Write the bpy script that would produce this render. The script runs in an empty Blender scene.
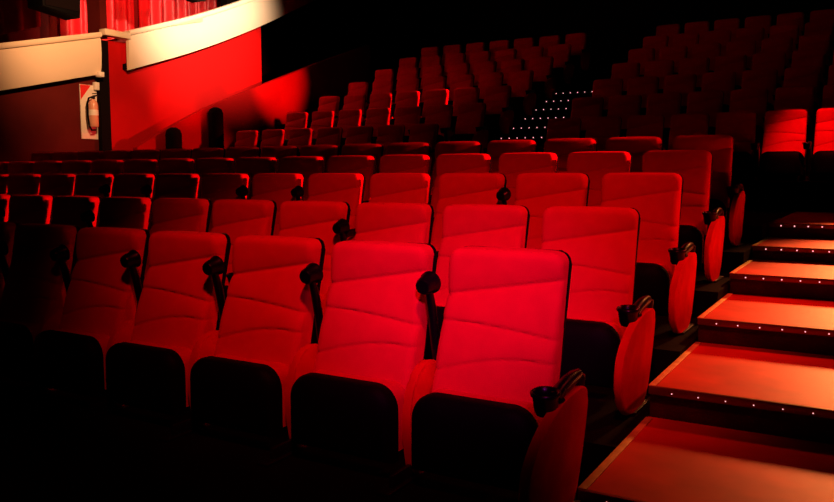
import bpy, bmesh, math, random
from mathutils import Vector, Matrix
random.seed(7)
PI = math.pi
SC = bpy.context.scene
COL = SC.collection

# ------------------------------------------------------------------ camera
cd = bpy.data.cameras.new('camera')
cam = bpy.data.objects.new('camera', cd); COL.objects.link(cam)
cam.location = (0.9595, -2.8629, 1.5383)
cam.rotation_euler = (PI/2 - 0.0957, 0, 0.5292)
cd.sensor_width = 36.0
cd.lens = 783.47/834*36
cd.clip_start = 0.02
SC.camera = cam

# ------------------------------------------------------------------ world, exposure
w = bpy.data.worlds.new('world'); SC.world = w; w.use_nodes = True
w.node_tree.nodes['Background'].inputs[0].default_value = (0.0, 0.0, 0.0, 1)
w.node_tree.nodes['Background'].inputs[1].default_value = 0.0
vs = SC.view_settings
vs.view_transform = 'Standard'; vs.look = 'None'; vs.gamma = 1.0; vs.exposure = 0.0
vs.use_curve_mapping = False

def spot(name, loc, target, power, color, size_deg, blend=0.5, radius=0.1):
    d = bpy.data.lights.new(name, 'SPOT'); d.energy = power; d.color = color
    d.spot_size = math.radians(size_deg); d.spot_blend = blend; d.shadow_soft_size = radius
    o = bpy.data.objects.new(name, d); COL.objects.link(o); o.location = loc
    o.rotation_euler = (Vector(target) - Vector(loc)).to_track_quat('-Z', 'Y').to_euler()
    return o

def area(name, loc, target, power, color, sx, sy):
    d = bpy.data.lights.new(name, 'AREA'); d.energy = power; d.color = color
    d.shape = 'RECTANGLE'; d.size = sx; d.size_y = sy
    o = bpy.data.objects.new(name, d); COL.objects.link(o); o.location = loc
    o.rotation_euler = (Vector(target) - Vector(loc)).to_track_quat('-Z', 'Y').to_euler()
    return o

RED = (1.0, 0.03, 0.03); CRIM = (1.0, 0.03, 0.75); WARM = (1.0, 0.24, 0.06); AMBER = (1.0, 0.68, 0.46)
# stage wash from the front right
spot('stage_spot', (1.5, -3.6, 3.0), (-0.45, 0.0, 1.15), 520, CRIM, 20, 1.0, 0.15)
spot('stage_wash', (0.8, -2.7, 5.4), (-1.2, 1.05, 1.2), 1000, (1.0, 0.03, 0.04), 41, 1.0, 0.2)
# house spots over the aisle, from behind
spot('aisle_spot', (1.35, 7.4, 3.1), (1.25, 3.4, 0.8), 3900, WARM, 28, 0.75, 0.40)
spot('side_spot', (2.15, 3.2, 3.3), (-0.1, 1.9, 0.75), 330, RED, 58, 1.0, 0.15)
spot('rear_spot', (2.0, 4.4, 2.9), (-6.2, 2.0, 1.5), 2800, RED, 38, 0.8, 0.08)
spot('tier_spot', (0.75, 6.9, 4.3), (0.22, 8.30, 1.80), 420, RED, 27, 0.9, 0.05)
spot('cluster_spot', (-4.4, 11.9, 4.3), (-8.4, 9.0, 2.3), 1700, RED, 30, 0.8, 0.05)
# left wall and balcony
spot('fascia_spot', (-6.0, 8.4, 5.9), (-11.0, 9.1, 4.85), 4300, AMBER, 50, 1.0, 0.08)
spot('fascia_left_spot', (-7.6, 4.6, 4.8), (-11.0, 6.2, 3.75), 950, (1.0, 0.46, 0.20), 62, 1.0, 0.08)
spot('wall_spot', (-6.6, 10.2, 3.9), (-11.2, 10.9, 3.65), 1500, RED, 31, 0.9, 0.05)
spot('wall_low_spot', (-7.0, 6.6, 4.2), (-11.2, 8.35, 2.85), 900, RED, 16, 0.7, 0.15)
spot('curtain_spot', (-11.5, 7.9, 7.0), (-12.6, 8.3, 4.6), 900, (1.0, 0.12, 0.10), 90, 0.9, 0.03)
spot('curtain_hot_spot', (-11.6, 7.3, 5.6), (-12.6, 7.35, 4.5), 400, (1.0, 0.4, 0.3), 36, 0.9, 0.03)

# ------------------------------------------------------------------ materials
def mat(name, color, rough=0.6, metallic=0.0, spec=0.5, bump=None, var=None, sheen=0.0, coat=0.0, emit=None):
    m = bpy.data.materials.new(name); m.use_nodes = True
    nt = m.node_tree; b = nt.nodes['Principled BSDF']
    b.inputs['Base Color'].default_value = (*color, 1)
    b.inputs['Roughness'].default_value = rough
    b.inputs['Metallic'].default_value = metallic
    b.inputs['Specular IOR Level'].default_value = spec
    b.inputs['Sheen Weight'].default_value = sheen
    if sheen: b.inputs['Sheen Tint'].default_value = (*color, 1)
    b.inputs['Coat Weight'].default_value = coat
    tc = nt.nodes.new('ShaderNodeTexCoord')
    if var:
        n = nt.nodes.new('ShaderNodeTexNoise'); n.inputs['Scale'].default_value = var[0]
        n.inputs['Detail'].default_value = 5
        nt.links.new(tc.outputs['Object'], n.inputs['Vector'])
        r = nt.nodes.new('ShaderNodeValToRGB')
        r.color_ramp.elements[0].position = 0.3; r.color_ramp.elements[1].position = 0.7
        r.color_ramp.elements[0].color = (*[c*(1-var[1]) for c in color], 1)
        r.color_ramp.elements[1].color = (*[min(1, c*(1+var[1])) for c in color], 1)
        nt.links.new(n.outputs['Fac'], r.inputs['Fac']); nt.links.new(r.outputs['Color'], b.inputs['Base Color'])
    if bump:
        n2 = nt.nodes.new('ShaderNodeTexNoise'); n2.inputs['Scale'].default_value = bump[0]; n2.inputs['Detail'].default_value = 3
        nt.links.new(tc.outputs['Object'], n2.inputs['Vector'])
        bp = nt.nodes.new('ShaderNodeBump'); bp.inputs['Strength'].default_value = bump[1]; bp.inputs['Distance'].default_value = 0.01
        nt.links.new(n2.outputs['Fac'], bp.inputs['Height']); nt.links.new(bp.outputs['Normal'], b.inputs['Normal'])
    if emit:
        b.inputs['Emission Color'].default_value = (*emit[0], 1); b.inputs['Emission Strength'].default_value = emit[1]
    return m

FAB = mat('red_velour', (0.74, 0.004, 0.022), 0.85, spec=0.06, bump=(260, 0.15), var=(14, 0.05), sheen=0.25)
PANELM = mat('red_panel_fabric', (0.74, 0.003, 0.006), 0.85, spec=0.03, bump=(240, 0.2), var=(9, 0.12))
BLK = mat('black_plastic', (0.0025, 0.002, 0.002), 0.6, spec=0.06)
GLOSS = mat('gloss_black', (0.003, 0.003, 0.003), 0.3, spec=0.25)
STEEL = mat('dark_metal', (0.01, 0.01, 0.01), 0.4, metallic=0.3)
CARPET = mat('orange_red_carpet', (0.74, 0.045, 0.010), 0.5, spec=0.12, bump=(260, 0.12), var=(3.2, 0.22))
RISER_SHADE = mat('riser_carpet_shade', (0.05, 0.003, 0.003), 0.8, spec=0.2, bump=(60, 0.4), var=(5, 0.6))  # step carpet darkened: shade on the unlit risers is put into the base colour
FLOORM = mat('dark_floor', (0.006, 0.005, 0.003), 0.8, spec=0.02, bump=(40, 0.2), var=(4, 0.3))
YEL = mat('yellow_strip', (0.85, 0.85, 0.15), 0.6, bump=(80, 0.3), var=(12, 0.25))
NOSE = mat('nosing_metal', (0.25, 0.12, 0.05), 0.35, metallic=0.6)
LED = mat('led', (1, 0.8, 0.8), 0.4, emit=((1.0, 0.38, 0.40), 1.5))
PARAP = mat('parapet_red', (0.40, 0.001, 0.001), 0.8, spec=0.1, var=(1.5, 0.15))
WALLR = mat('red_wall', (0.46, 0.001, 0.001), 0.8, spec=0.15, bump=(12, 0.15), var=(1.2, 0.12))
WALLD = mat('dark_wall', (0.10, 0.008, 0.006), 0.85, spec=0.1, var=(1.5, 0.2))
BLACKW = mat('black_wall', (0.006, 0.003, 0.003), 0.9, spec=0.05)
CREAM = mat('cream_plaster', (0.80, 0.64, 0.46), 0.6, spec=0.2, bump=(6, 0.1), var=(0.8, 0.05))
CURT = mat('red_curtain', (0.60, 0.012, 0.016), 0.45, spec=0.4, var=(3, 0.25))
WHITE = mat('white_paint', (0.8, 0.72, 0.6), 0.5)
EXTB = mat('extinguisher_red', (0.70, 0.32, 0.20), 0.25, spec=0.5)
SIGNR = mat('sign_red', (0.75, 0.02, 0.02), 0.5)
PLAQ = mat('plaque', (0.55, 0.42, 0.28), 0.4)

# ------------------------------------------------------------------ helpers
def obj(name, bm, m, parent=None, smooth=True, autosmooth=None):
    me = bpy.data.meshes.new(name)
    bmesh.ops.recalc_face_normals(bm, faces=bm.faces)
    bm.to_mesh(me); bm.free()
    if smooth:
        for p in me.polygons: p.use_smooth = True
        me.set_sharp_from_angle(angle=math.radians(autosmooth or 40))
    me.materials.append(m)
    o = bpy.data.objects.new(name, me); COL.objects.link(o)
    if parent: o.parent = parent
    return o
def box(bm, x0, x1, y0, y1, z0, z1, bev=0.0, seg=2):
    r = bmesh.ops.create_cube(bm, size=1.0)
    vs_ = r['verts']
    for v in vs_:
        v.co = Vector((x0 + (v.co.x+.5)*(x1-x0), y0 + (v.co.y+.5)*(y1-y0), z0 + (v.co.z+.5)*(z1-z0)))
    if bev:
        es = list({e for v in vs_ for e in v.link_edges})
        bmesh.ops.bevel(bm, geom=es, offset=bev, segments=seg, profile=0.5, affect='EDGES')
def prism(bm, pts, axis, a, b, bev=0.0, seg=3):
    # pts: 2-D outline; extruded along axis from a to b
    def P(p, t):
        if axis == 0: return Vector((t, p[0], p[1]))
        if axis == 1: return Vector((p[0], t, p[1]))
        return Vector((p[0], p[1], t))
    lo = [bm.verts.new(P(p, a)) for p in pts]; hi = [bm.verts.new(P(p, b)) for p in pts]
    f1 = bm.faces.new(lo); f2 = bm.faces.new(hi[::-1])
    n = len(pts)
    for i in range(n): bm.faces.new((lo[i], lo[(i+1) % n], hi[(i+1) % n], hi[i]))
    if bev:
        es = list({e for f in (f1, f2) for e in f.edges})
        bmesh.ops.bevel(bm, geom=es, offset=bev, segments=seg, profile=0.5, affect='EDGES')
def lathe(bm, prof, n=20, M=None):
    rings = []
    for r, z in prof:
        ring = []
        for i in range(n):
            a = 2*PI*i/n
            co = Vector((r*math.cos(a), r*math.sin(a), z))
            ring.append(bm.verts.new(M @ co if M else co))
        rings.append(ring)
    for A, B in zip(rings, rings[1:]):
        for i in range(n): bm.faces.new((A[i], A[(i+1) % n], B[(i+1) % n], B[i]))
    bm.faces.new(rings[0][::-1]); bm.faces.new(rings[-1])
def tube(bm, pts, r, n=10, sx=1.0):
    rings = []
    for k, p in enumerate(pts):
        p = Vector(p)
        q = Vector(pts[min(k+1, len(pts)-1)]) - Vector(pts[max(k-1, 0)])
        q.normalize(); up = Vector((1, 0, 0)) if abs(q.x) < .9 else Vector((0, 0, 1))
        a = q.cross(up).normalized(); b = q.cross(a).normalized()
        rr = r[k] if isinstance(r, (list, tuple)) else r
        rings.append([bm.verts.new(p + rr*(math.cos(2*PI*i/n)*a + sx*math.sin(2*PI*i/n)*b)) for i in range(n)])
    for A, B in zip(rings, rings[1:]):
        for i in range(n): bm.faces.new((A[i], A[(i+1) % n], B[(i+1) % n], B[i]))
    bm.faces.new(rings[0][::-1]); bm.faces.new(rings[-1])
def smooth_closed(pts, n=4):
    out = []; N = len(pts)
    for i in range(N):
        p0, p1, p2, p3 = [Vector(pts[(i+k-1) % N]) for k in range(4)]
        for j in range(n):
            t = j/n
            out.append(tuple(0.5*((2*p1) + (-p0+p2)*t + (2*p0-5*p1+4*p2-p3)*t*t + (-p0+3*p1-3*p2+p3)*t**3)))
    return out
def smooth_open(pts, n=6):
    out = []; N = len(pts)
    for i in range(N-1):
        p0, p1, p2, p3 = [Vector(pts[min(max(i+k-1, 0), N-1)]) for k in range(4)]
        for j in range(n):
            t = j/n
            out.append(tuple(0.5*((2*p1) + (-p0+p2)*t + (2*p0-5*p1+4*p2-p3)*t*t + (-p0+3*p1-3*p2+p3)*t**3)))
    out.append(tuple(pts[-1])); return out
def thing(name, loc, label, cat, group=None):
    o = bpy.data.objects.new(name, None); COL.objects.link(o); o.location = loc
    o.empty_display_size = 0.1
    o['label'] = label; o['category'] = cat
    if group: o['group'] = group
    return o
def tag(o, label, cat, group=None):
    o['label'] = label; o['category'] = cat
    if group: o['group'] = group
    return o
def struct(name, bm, m, smooth=False):
    o = obj(name, bm, m, smooth=smooth); o['kind'] = 'structure'; return o
def copy_tree(o, parent=None):
    c = o.copy(); COL.objects.link(c); c.parent = parent
    for ch in list(o.children): copy_tree(ch, c)
    return c
def sbox(name, m, *a):
    bm = bmesh.new(); box(bm, *a); return struct(name, bm, m)

# ------------------------------------------------------------------ the levels
S = 1.0726                                             # row spacing
YR = [i*S for i in range(5)]                           # backrest line of each lower row
FZ = [0.33, 0.46, 0.64, 0.81, 0.97]                    # floor under each lower row
TY = [0.584 + (k-1)*S for k in range(6)]               # front of each aisle step
TZ = [0.475, 0.612, 0.745, 0.881, 0.985, 1.109]
XL, XR = -11.2, 2.3
UY = [8.4 + 1.07*k for k in range(7)]                  # upper tier
UZ = [1.47 + 0.40*k for k in range(7)]

# ------------------------------------------------------------------ setting
sbox('floor', FLOORM, -13, XR, -7, 17.5, -0.4, -0.1)
for i in range(5):
    y0 = -1.9 if i == 0 else YR[i-1] + 0.16
    sbox('seating_platform', FLOORM, XL, 0.13, y0, YR[i] + 0.16, -0.1, FZ[i])
sbox('seating_platform', FLOORM, XL, 0.13, -7, -1.9, -0.1, 0.20)
sbox('cross_aisle_floor', FLOORM, XL, 0.13, YR[4] + 0.16, 7.7, -0.1, 1.109)
for k in range(7):
    y0 = 7.7 if k == 0 else UY[k-1] + 0.15
    y1 = UY[k] + 0.15 if k < 6 else 17.5
    sbox('seating_platform', FLOORM, -3.52, XR, y0, y1, -0.1, UZ[k])
    sbox('seating_platform', FLOORM, XL, -4.78, y0, y1, -0.1, UZ[k])
sbox('ceiling', BLACKW, -13.2, XR+.2, -7, 17.7, 8.6, 8.8)
sbox('wall_back', BLACKW, -13.2, XR+.2, 17.5, 17.7, -0.4, 8.6)
sbox('wall_right', BLACKW, XR, XR+.2, -7, 17.5, -0.4, 8.6)
# left wall: polygons in (Y,Z)
BL = [(-2.0, 1.35), (0.0, 1.75), (2.5, 2.35), (4.6, 2.864), (6.53, 3.338)]       # balcony left bottom line
BR = [(7.13, 3.475), (8.88, 4.073), (10.7, 4.82), (12.8, 5.80), (15.0, 6.75), (17.4, 7.6)]
bm = bmesh.new(); prism(bm, [(-7, -0.1), (6.55, -0.1), (6.55, 3.45), (4.6, 2.98), (2.5, 2.45), (0, 1.85), (-2, 1.45), (-7, .8)], 0, XL-0.2, XL)
struct('wall_left', bm, WALLD)
bm = bmesh.new(); prism(bm, [(6.75, -0.1), (10.95, -0.1), (10.95, 5.0), (8.88, 4.25), (7.13, 3.99), (6.75, 3.97)], 0, XL-0.2, XL)
struct('wall_left', bm, WALLR)
sbox('wall_left_rear', BLACKW, XL-1.2, XL-1.0, 10.95, 17.5, -0.1, 8.6)
sbox('wall_left_rear', BLACKW, XL-1.0, XL-0.2, 10.85, 10.95, -0.1, 4.8)
sbox('trim_1', BLACKW, XL-0.2, XL+0.10, 6.55, 6.75, -0.1, 3.95)
sbox('trim_2', WALLD, XL-0.3, XL+0.05, 6.64, 6.78, 4.0, 8.6)
# box back wall behind the balcony front
sbox('wall_balcony', WALLD, -13.1, -12.9, -7, 17.5, 0.5, 8.6)
# balcony floor
bm = bmesh.new(); prism(bm, [(p[0], p[1]+.12) for p in BL] + [(p[0], p[1]+.02) for p in BL[::-1]], 0, -12.9, -11.08); struct('balcony_floor', bm, BLACKW)
bm = bmesh.new(); prism(bm, [(p[0], p[1]+.12) for p in BR] + [(p[0], p[1]+.02) for p in BR[::-1]], 0, -12.9, -11.08); struct('balcony_floor', bm, BLACKW)

def strip_pts(line, h0, h1):
    l = smooth_open(line)
    n = len(l)
    return [(p[0], p[1]+h1) for p in l] + [(p[0], p[1]+h0) for p in l[::-1]]
def fascia(name, line, h, label):
    t = thing(name, (0, 0, 0), label, 'balcony front')
    l = smooth_open(line)
    bm = bmesh.new()
    # front panel, slightly bellied, swept along the line
    prof = [(0, 0), (0.03, 0.0), (0.06, 0.12), (0.075, 0.35), (0.07, 0.60), (0.05, h-0.08), (0.0, h-0.08)]
    rings = [[bm.verts.new((-11.08 + q[0], y, z + q[1])) for q in prof] for y, z in l]
    for A, B in zip(rings, rings[1:]):
        for i in range(len(prof)): j = (i+1) % len(prof); bm.faces.new((A[i], A[j], B[j], B[i]))
    bm.faces.new(rings[0][::-1]); bm.faces.new(rings[-1])
    obj('front_panel', bm, CREAM, t)
    bm = bmesh.new()
    prof = [(-0.06, h-0.08), (0.09, h-0.08), (0.105, h-0.06), (0.105, h-0.01), (0.09, h+0.01), (-0.06, h+0.01)]
    rings = [[bm.verts.new((-11.08 + q[0], y, z + q[1])) for q in prof] for y, z in l]
    for A, B in zip(rings, rings[1:]):
        for i in range(len(prof)): j = (i+1) % len(prof); bm.faces.new((A[i], A[j], B[j], B[i]))
    bm.faces.new(rings[0][::-1]); bm.faces.new(rings[-1])
    obj('top_rail', bm, CREAM, t)
    return t
fascia('balcony_front', BL, 0.72, 'dim orange-cream balcony front at the left edge, ending at the dark pilaster')
fascia('balcony_front', BR, 0.70, 'brightly lit cream balcony front curving up to the right over the red wall')
# link rail between the two fronts
bm = bmesh.new(); box(bm, -11.14, -10.97, 6.60, 7.15, 4.03, 4.14, .01)
tag(obj('linking_rail', bm, CREAM), 'short cream rail bridging the gap between the two balcony fronts', 'rail')
bm = bmesh.new(); box(bm, -11.08, -10.96, 6.44, 6.54, 3.28, 3.37, .01)
tag(obj('corner_bracket', bm, WHITE), 'small white block at the lower corner of the left balcony front', 'bracket')
bm = bmesh.new(); box(bm, -11.2, -11.12, 6.46, 6.56, 3.06, 3.2, .01)
tag(obj('wall_switch', bm, WHITE), 'tiny white wall plate just above the fire extinguisher board', 'wall plate')
# plaque on the bright front
bm = bmesh.new()
a, b = (8.15, 4.50), (8.97, 4.72)
prism(bm, [a, b, (b[0], b[1]-.07), (a[0], a[1]-.07)], 0, -11.01, -10.985)
tag(obj('plaque', bm, PLAQ), 'narrow tan plaque on the bright balcony front', 'plaque')

# curtains behind the balcony fronts
def curtain(y0, y1, z0, z1, label, amp=0.07, per=0.33, slope=0.35):
    bm = bmesh.new(); n = int((y1-y0)/0.03)
    rows = []
    for s in (0, 0.5, 1):
        rows.append([bm.verts.new((-12.6 + amp*math.sin(2*PI*(y0+(y1-y0)*i/n)/per + .8*math.sin(i*.11)) + .02*s*math.sin(i*.37),
                                   y0+(y1-y0)*i/n, z0 + (z1-z0)*s + slope*(y1-y0)*i/n*(1-s))) for i in range(n+1)])
    for A, B in zip(rows, rows[1:]):
        for i in range(n): bm.faces.new((A[i], A[i+1], B[i+1], B[i]))
    bmesh.ops.solidify(bm, geom=bm.faces[:], thickness=0.02)
    return tag(obj('curtain', bm, CURT, autosmooth=80), label, 'curtain')
curtain(6.9, 8.6, 3.9, 8.2, 'glossy red curtain with bright folds just right of the pilaster')
curtain(8.75, 12.8, 4.6, 8.3, 'long red curtain above the bright curving balcony front')
curtain(3.6, 6.45, 3.3, 8.0, 'dark red curtain above the dim balcony front at left')
# hanging speakers
def speaker(y, z0, wy, h, label):
    t = thing('loudspeaker', (-10.9, y, z0), label, 'loudspeaker', 'loudspeakers hung over the balcony')
    bm = bmesh.new(); prism(bm, [(-wy/2, 0.08), (wy/2-.05, 0.0), (wy/2, h), (-wy/2, h)], 0, -.2, .2, .02); obj('cabinet', bm, BLK, t)
    bm = bmesh.new(); box(bm, .2, .215, -wy/2+.04, wy/2-.08, .1, h-.04); obj('grille', bm, BLACKW, t)
    bm = bmesh.new(); tube(bm, [(0, 0, h-.02), (0, 0, 8.62-z0)], .02); obj('hanging_rod', bm, STEEL, t)
speaker(5.58, 4.17, .74, .7, 'black loudspeaker hanging over the dim left balcony front')
speaker(8.52, 4.99, .62, .5, 'black loudspeaker hanging over the bright balcony front')

# fire extinguisher on its board
t = thing('fire_extinguisher_board', (XL, 6.36, 2.19), 'tall pale backing board with red corner holding the fire extinguisher', 'sign board')
bm = bmesh.new(); box(bm, 0, .02, -.17, .17, 0, .95, .003); obj('board', bm, WHITE, t, smooth=False)
bm = bmesh.new(); prism(bm, [(-.165, .945), (.05, .945), (-.165, .68)], 0, .0195, .024); obj('red_corner', bm, SIGNR, t, smooth=False)
t = thing('fire_extinguisher', (XL+.125, 6.37, 2.40), 'cylindrical fire extinguisher with black hose on the left wall board', 'fire extinguisher')
bm = bmesh.new(); lathe(bm, [(.07, 0), (.078, .02), (.08, .08), (.08, .38), (.065, .44), (.03, .47), (.025, .50)]); obj('cylinder_body', bm, EXTB, t)
bm = bmesh.new(); lathe(bm, [(.081, .20), (.0815, .20), (.0815, .30), (.081, .30)]); obj('body_label', bm, WHITE, t)
bm = bmesh.new(); box(bm, -.02, .03, -.025, .025, .49, .54, .005); box(bm, -.01, .13, -.012, .012, .53, .555, .004); box(bm, -.01, .11, -.012, .012, .575, .59, .004); obj('valve_handle', bm, STEEL, t)
bm = bmesh.new(); tube(bm, [(0, -.03, .52), (0, -.09, .50), (.0, -.12, .40), (.0, -.12, .2), (0, -.10, .02), (0, -.05, -.06), (0, .03, -.05)], .016); obj('hose', bm, BLK, t)
bm = bmesh.new(); box(bm, -.10, -.07, -.05, .05, .1, .4); obj('bracket', bm, STEEL, t)

# sloping parapet at the left of the upper tier
line = [(6.9, 2.05), (7.75, 2.48), (8.585, 2.87), (9.925, 3.36), (12.26, 4.20), (14.5, 4.95)]
bm = bmesh.new(); prism(bm, line + [(14.5, 1.0), (6.9, 1.0)], 0, -10.72, -10.6); pw = obj('parapet', bm, PARAP, smooth=False)
pw['kind'] = 'structure'
for (y, z, h, lb) in ((7.62, 1.109, 1.33, 'short dark round post against the red parapet at its low end'), (8.72, 1.47, 1.42, 'taller dark round post against the red parapet')):
    t = thing('dark_post', (-10.45, y, z), lb, 'post')
    bm = bmesh.new(); lathe(bm, [(.10, 0), (.15, .02), (.15, h-.12), (.12, h-.04), (.05, h)], 20); obj('post_body', bm, BLACKW, t)
    bm = bmesh.new(); lathe(bm, [(.2, 0), (.2, .03), (.16, .04)], 20); obj('foot', bm, BLACKW, t)

# ------------------------------------------------------------------ aisle steps
ORD = ['first', 'second', 'third', 'fourth', 'fifth', 'sixth', 'seventh', 'eighth', 'ninth', 'tenth', 'eleventh', 'twelfth', 'thirteenth',
       'fourteenth', 'fifteenth', 'sixteenth', 'seventeenth', 'eighteenth']
SLX = 0.134
led_me = None
def led(parent, x, y, z, r):
    global led_me
    if led_me is None:
        bm = bmesh.new(); bmesh.ops.create_uvsphere(bm, u_segments=8, v_segments=6, radius=1.0)
        led_me = bpy.data.meshes.new('step_light'); bm.to_mesh(led_me); bm.free(); led_me.materials.append(LED)
    o = bpy.data.objects.new('step_light', led_me); COL.objects.link(o); o.parent = parent
    o.location = (x, y, z); o.scale = (r, r*.6, r)
stl = ['lowest orange carpeted aisle step, at the bottom right corner',
       'second orange carpeted aisle step from the bottom, with bright front edge',
       'third orange carpeted aisle step from the bottom, with pink lights underneath',
       'fourth orange carpeted aisle step from the bottom, thin bright band',
       'fifth aisle step from the bottom, dim with row of tiny lights',
       'topmost aisle step, meeting the cross aisle with tiny lights below']
for k in range(6):
    y0 = TY[k]; y1 = TY[k]+S if k < 5 else 7.7
    if k == 0: y0 = -0.36
    t = thing('aisle_step', (0, y0, TZ[k]), stl[k], 'step', 'carpeted steps of the right aisle')
    W1 = XR - .004
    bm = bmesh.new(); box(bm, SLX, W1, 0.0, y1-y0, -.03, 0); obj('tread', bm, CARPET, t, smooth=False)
    bm = bmesh.new(); box(bm, SLX, W1, 0.02, y1-y0, -TZ[k]-.1, -.03); obj('riser', bm, RISER_SHADE, t, smooth=False)
    bm = bmesh.new(); box(bm, SLX, W1, -.012, .010, -.032, .004, .003); obj('nosing', bm, NOSE, t)
    ye = (y1-y0) - .03 if k < 5 else 0.9
    bm = bmesh.new(); box(bm, SLX-.004, SLX+.026, 0.0, ye, 0.001, .007, .002); obj('edge_strip', bm, YEL, t)
    for j in range(19): led(t, SLX+.10+.11*j, -.014, -.018, .0018+.0009*k)
t = sbox('seating_platform', FLOORM, SLX, XR, -7, -0.36, -0.1, 0.335)

# far dotted stairs between the two upper blocks
for n in range(13):
    y = 7.58+.53*n; z = 1.40+.2*n
    lb = '%s step up of the dark staircase %s between the upper blocks' % (ORD[n], 'edged with white dots' if n < 10 else 'without lights')
    t = thing('stair_step', (0, y, z), lb, 'step', 'steps of the far dotted staircase')
    bm = bmesh.new(); box(bm, -4.775, -3.525, 0, .53, -.05, 0); box(bm, -4.775, -3.525, 0.01, .528, -z-.1, -.05); obj('tread', bm, FLOORM, t, smooth=False)
    bm = bmesh.new(); box(bm, -4.775, -3.525, -.01, .01, -.04, .003); obj('nosing', bm, STEEL, t, smooth=False)
    if n < 10:
        for j in range(8): led(t, -4.69+.148*j, -.014, -.018, .0095)

# ------------------------------------------------------------------ the theatre seat
H = 0.915
def back_surface():
    """front height field of the upholstered back: returns bmesh. x -.252...252, z .30...H"""
    bm = bmesh.new()
    NX, NZ = 40, 100
    W = 0.246; z0 = 0.30; r = 0.050
    def base(z): return -0.30*(H - z) * (1.0 if z > .3 else 1) + 0.06*(H-z)*(H-z) * 0
    def ypos(z): return -0.245*(H-z)
    def prof(x, z):
        c1 = .725 + .085*(x+W)/(2*W); c2 = .632 - .040*(x+W)/(2*W) + .01*math.sin(PI*(x+W)/(2*W)); c3 = .43 + .08*math.sin(.62*PI*(x+W)/(2*W))
        if z > c1: t = (H-z)/(H-c1); p = .034*(1-t*t) + .002
        elif z > c2: t = (c1-z)/(c1-c2); p = .002 + .024*t + .006*math.sin(PI*t)
        elif z > c3: t = (c2-z)/(c2-c3); p = .020 + .020*t + .007*math.sin(PI*t)
        else: t = (c3-z)/(c3-z0); p = .036 + .010*t + .005*math.sin(PI*min(1, t))
        for c in (c1, c2, c3): p -= .0045*math.exp(-((z-c)/.008)**2)
        return p
    rows = []
    for j in range(NZ+1):
        v = j/NZ; z = z0 + (H-z0)*v
        # rounded top corners
        d = H - z
        w = W - (r - math.sqrt(max(0, r*r - (r-d)**2)) if d < r else 0)
        # sides slightly wider at the bottom
        w += .006*(1-v)
        row = []
        for i in range(NX+1):
            u = -1 + 2*i/NX
            u = math.copysign(1-(1-abs(u))**1.25, u)
            x = w*u
            e = min(w-abs(x), d)                      # distance to rim
            rim = .028*(1 - math.sqrt(max(0, 1-(1-min(1, e/.035))**2)))
            crown = .012*(x/W)**2
            row.append(bm.verts.new((x, ypos(z) - prof(x, z) - .012 + rim + crown, z + (.004*(1-(x/W)**2) if d < r else 0))))
        rows.append(row)
    for A, B in zip(rows, rows[1:]):
        for i in range(NX): bm.faces.new((A[i], A[i+1], B[i+1], B[i]))
    # rim -> back plane
    loop = [r_[0] for r_ in rows] + rows[-1][1:] + [r_[-1] for r_ in rows[-2::-1]] + rows[0][-2:0:-1]
    back = [bm.verts.new((v.co.x, ypos(v.co.z) + .055, v.co.z)) for v in loop]
    n = len(loop)
    for i in range(n): bm.faces.new((loop[i], loop[(i+1) % n], back[(i+1) % n], back[i]))
    bm.faces.new(back)
    bmesh.ops.remove_doubles(bm, verts=bm.verts, dist=1e-5)
    return bm
def rrect(w, z0, z1, r, n=6, wb=None):
    wb = wb or w
    pts = [(-wb, z0), (wb, z0)]
    for a in range(n+1):
        th = a/n*PI/2; pts.append((w-r+r*math.cos(th), z1-r+r*math.sin(th)))
    for a in range(n+1):
        th = PI/2+a/n*PI/2; pts.append((-w+r+r*math.cos(th), z1-r+r*math.sin(th)))
    return pts
PANEL = [(-.34, .435), (-.48, .395), (-.58, .34), (-.645, .27), (-.665, .20), (-.635, .11), (-.54, .02), (-.40, -.03), (-.28, -.03), (-.215, .05), (-.16, .16), (-.115, .28), (-.09, .38), (-.095, .425), (-.14, .442), (-.24, .442)]
PANEL_IN = [(-.18, .44), (-.235, .40), (-.27, .33), (-.285, .22), (-.27, .11), (-.25, .03), (-.22, .0), (-.175, .03), (-.12, .14), (-.07, .27), (-.035, .38), (-.05, .44), (-.14, .455)]
def panel(parent, x, pts=PANEL, th=.018):
    pts = [(y, max(z, .008)) for y, z in pts]
    bm = bmesh.new(); prism(bm, smooth_closed(pts, 3), 0, x-th, x+th, .010, 3)
    p = obj('side_panel', bm, PANELM, parent, autosmooth=50)
    bm = bmesh.new(); box(bm, x-.010, x+.010, -.40, -.18, 0, .06, .004); box(bm, x-.03, x+.03, -.46, -.14, 0, .012, .003)
    obj('foot', bm, STEEL, p)
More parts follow.
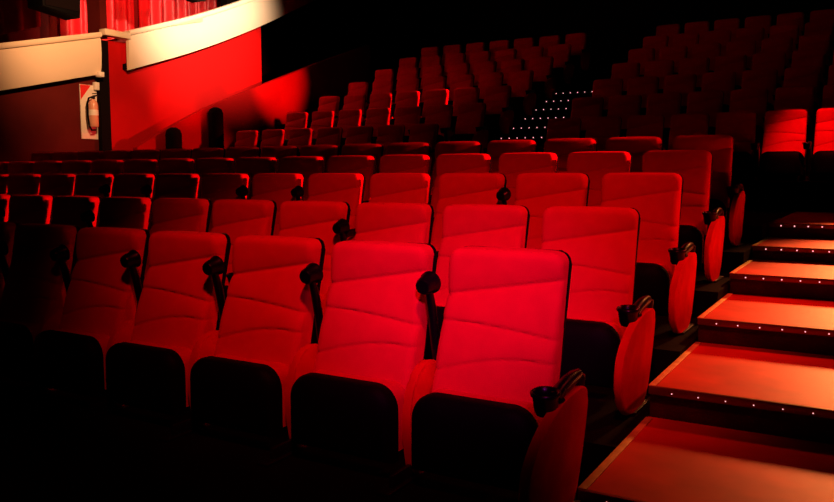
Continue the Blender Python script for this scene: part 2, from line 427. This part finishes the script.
def arm(parent, x, raised):
    piv = Vector((x, -.05 if raised else -.13, .40 if raised else .475))
    L = .345 if raised else .23
    ang = math.radians(79 if raised else -7)
    def P(f, s, u):     # f forward along the arm, s sideways, u up (arm frame)
        y = -(f*math.cos(ang)) + u*math.sin(ang) * (1 if raised else 1)
        z = f*math.sin(ang) + u*math.cos(ang)
        return piv + Vector((s, y, z))
    bm = bmesh.new()
    pts = [P(-.02, 0, 0), P(.16*L, 0, .008), P(.5*L, 0, .012), P(.78*L, 0, .010), P(L, 0, 0)]
    tube(bm, pts, [.016, .020, .022, .022, .018] if raised else [.022, .027, .029, .029, .027], 12, .85)
    if not raised:
        tube(bm, [P(-.02, 0, 0), piv + Vector((0, .02, -.01)), piv + Vector((0, .035, -.05))], [.026, .026, .020], 10)
        tube(bm, [P(L-.02, .0, -.01), P(L-.03, .0, -.10), P(L-.06, .0, -.40)], [.030, .030, .028], 10)
    else:
        tube(bm, [P(-.03, 0, 0), P(0, 0, 0), P(.02, 0, .0)], [.014, .022, .02], 12)
    a = obj('armrest', bm, GLOSS, parent, autosmooth=60)
    # cup holder: open cup whose axis is the arm's up direction
    up = (P(0, 0, 1) - piv).normalized(); fw = (P(1, 0, 0) - piv).normalized(); sd = Vector((1, 0, 0))
    c = P(L+.03, -.008, -.035) if raised else P(L+.03, -.02, -.045)
    M = Matrix.Translation(c) @ Matrix((( sd.x, fw.x, up.x), (sd.y, fw.y, up.y), (sd.z, fw.z, up.z))).to_4x4()
    bm = bmesh.new()
    lathe(bm, [(.006, -.002), (.030, -.002), (.036, .01), (.041, .055), (.047, .062), (.048, .070), (.043, .074), (.036, .070), (.034, .05), (.030, .012), (.004, .010)], 20, M @ Matrix.Scale(1.0 if raised else 1.1, 4))
    obj('cup_holder', bm, GLOSS, a, autosmooth=60)
def make_seat(raised, end_left=False, end=False):
    t = thing('theatre_seat', (0, 0, 0), 'red folding theatre seat', 'seat')
    obj('backrest', back_surface(), FAB, t, autosmooth=60)
    bm = bmesh.new()
    out = rrect(.250, .28, H+.001, .05)
    prism(bm, out, 1, 0.0, .030, .010, 2)
    for v in bm.verts: v.co.y += .045 - .245*(H - v.co.z) + .02*(1-(v.co.x/.250)**2)*(1 if v.co.y > .02 else 0)
    obj('back_shell', bm, BLK, t)
    # folded seat: cushion then shell in front of it
    bm = bmesh.new()
    prism(bm, rrect(.243, .10, .368, .06), 1, -.285, -.145, .03, 4)
    obj('seat_cushion', bm, FAB, t, autosmooth=60)
    bm = bmesh.new()
    o2 = rrect(.257, .0, .378, .10, 8)
    # belly: grid of rings from rim to centre
    ring0 = [bm.verts.new((p[0], -.272, max(p[1], .07))) for p in o2]
    prev = ring0
    for s, yy in ((1.0, -.305), (.97, -.325), (.86, -.345), (.6, -.360), (.3, -.366)):
        cz = .21
        ring = [bm.verts.new((p[0]*s, yy, cz + (max(p[1], .07)-cz)*s)) for p in o2]
        for i in range(len(o2)): j = (i+1) % len(o2); bm.faces.new((prev[i], prev[j], ring[j], ring[i]))
        prev = ring
    bm.faces.new(prev); bm.faces.new(ring0[::-1])
    obj('seat_shell', bm, BLK, t, autosmooth=50)
    bm = bmesh.new(); box(bm, -.262, .262, -.17, -.10, .10, .15, .01); box(bm, -.262, .262, -.15, -.11, .17, .21, .005); obj('hinge_bar', bm, STEEL, t)
    panel(t, .315 if end else .30, PANEL if end else PANEL_IN)
    if end_left: panel(t, -.31)
    arm(t, .300 if end else .308, raised)
    if end_left: arm(t, -.295, False)
    return t
seat_mid = make_seat(True); seat_end = make_seat(False, end=True); seat_left = make_seat(False, True); seat_down = make_seat(False)
used = set()
def place(proto, loc, label, group, sz=1.0, rz=0.0):
    if proto.name in used: o = copy_tree(proto)
    else: o = proto; used.add(proto.name)
    o.location = loc; o.scale = (1, 1, sz); o.rotation_euler = (0, 0, rz)
    o['label'] = label; o['group'] = group; o['category'] = 'seat'
    return o
rown = ['front', 'second', 'third', 'fourth', 'fifth']
cnt = [8, 11, 14, 17, 17]
for i in range(5):
    for j in range(cnt[i]):
        x = -.30 - .6*j - .015*i
        s = -x
        y = YR[i] + .003*s*s
        if j == 0: lb = 'red seat with lowered black armrest beside the lit stairs, %s row from the camera' % rown[i] if i else 'large bright crimson seat with lowered armrest beside the stairs, nearest the camera'
        elif i == 0: lb = '%s theatre seat with raised armrest, %s from the stairs in the front row' % ('bright red' if j < 3 else 'shadowy dark red', ORD[j])
        else: lb = '%s folded theatre seat, %s from the lit stairs in the %s row' % ('red' if j < 7 else 'dim rim-lit red', ORD[j], rown[i])
        up = {0: range(99), 1: (3, 7, 9), 2: (2, 5, 6, 8, 9), 3: (), 4: ()}[i]
        place(seat_end if j == 0 else (seat_mid if j in up else seat_down), (x, y, FZ[i]), lb, 'seats in the %s row' % rown[i])
        if i == 0 and j == 0:
            for ch in bpy.data.objects['theatre_seat.001'].children:
                if ch.name.startswith('side_panel') or ch.name.startswith('armrest'): ch.location.x += .04
for k in range(7):
    for j in range(7):                                 # middle block, counted from the dotted stairs
        x = -3.1 + .6*j
        if k > 0 and j == 0: pass
        lb = 'dark red seat right of the dotted stairs, %s upper row, %s seat along' % (ORD[k], ORD[j])
        if k == 0 and j == 5: lb = 'red seat lit on its lower back, directly above the top aisle step'
        if k == 0 and j == 6: lb = 'brightly lit red seat cut by the right edge of the picture'
        place(seat_left if j == 0 else seat_down, (x, UY[k], UZ[k]), lb, 'seats in the upper block right of the dotted stairs')
    for j in range(8 if k else 7):
        x = -5.5 - .64*j + (.34 if k else 0)
        if x < -9.5: continue
        lb = 'red seat left of the dotted stairs, %s upper row, %s seat from the stairs' % (ORD[k], ORD[j])
        place(seat_end if j == 0 else seat_down, (x, UY[k], UZ[k]), lb, 'seats in the upper block left of the dotted stairs')
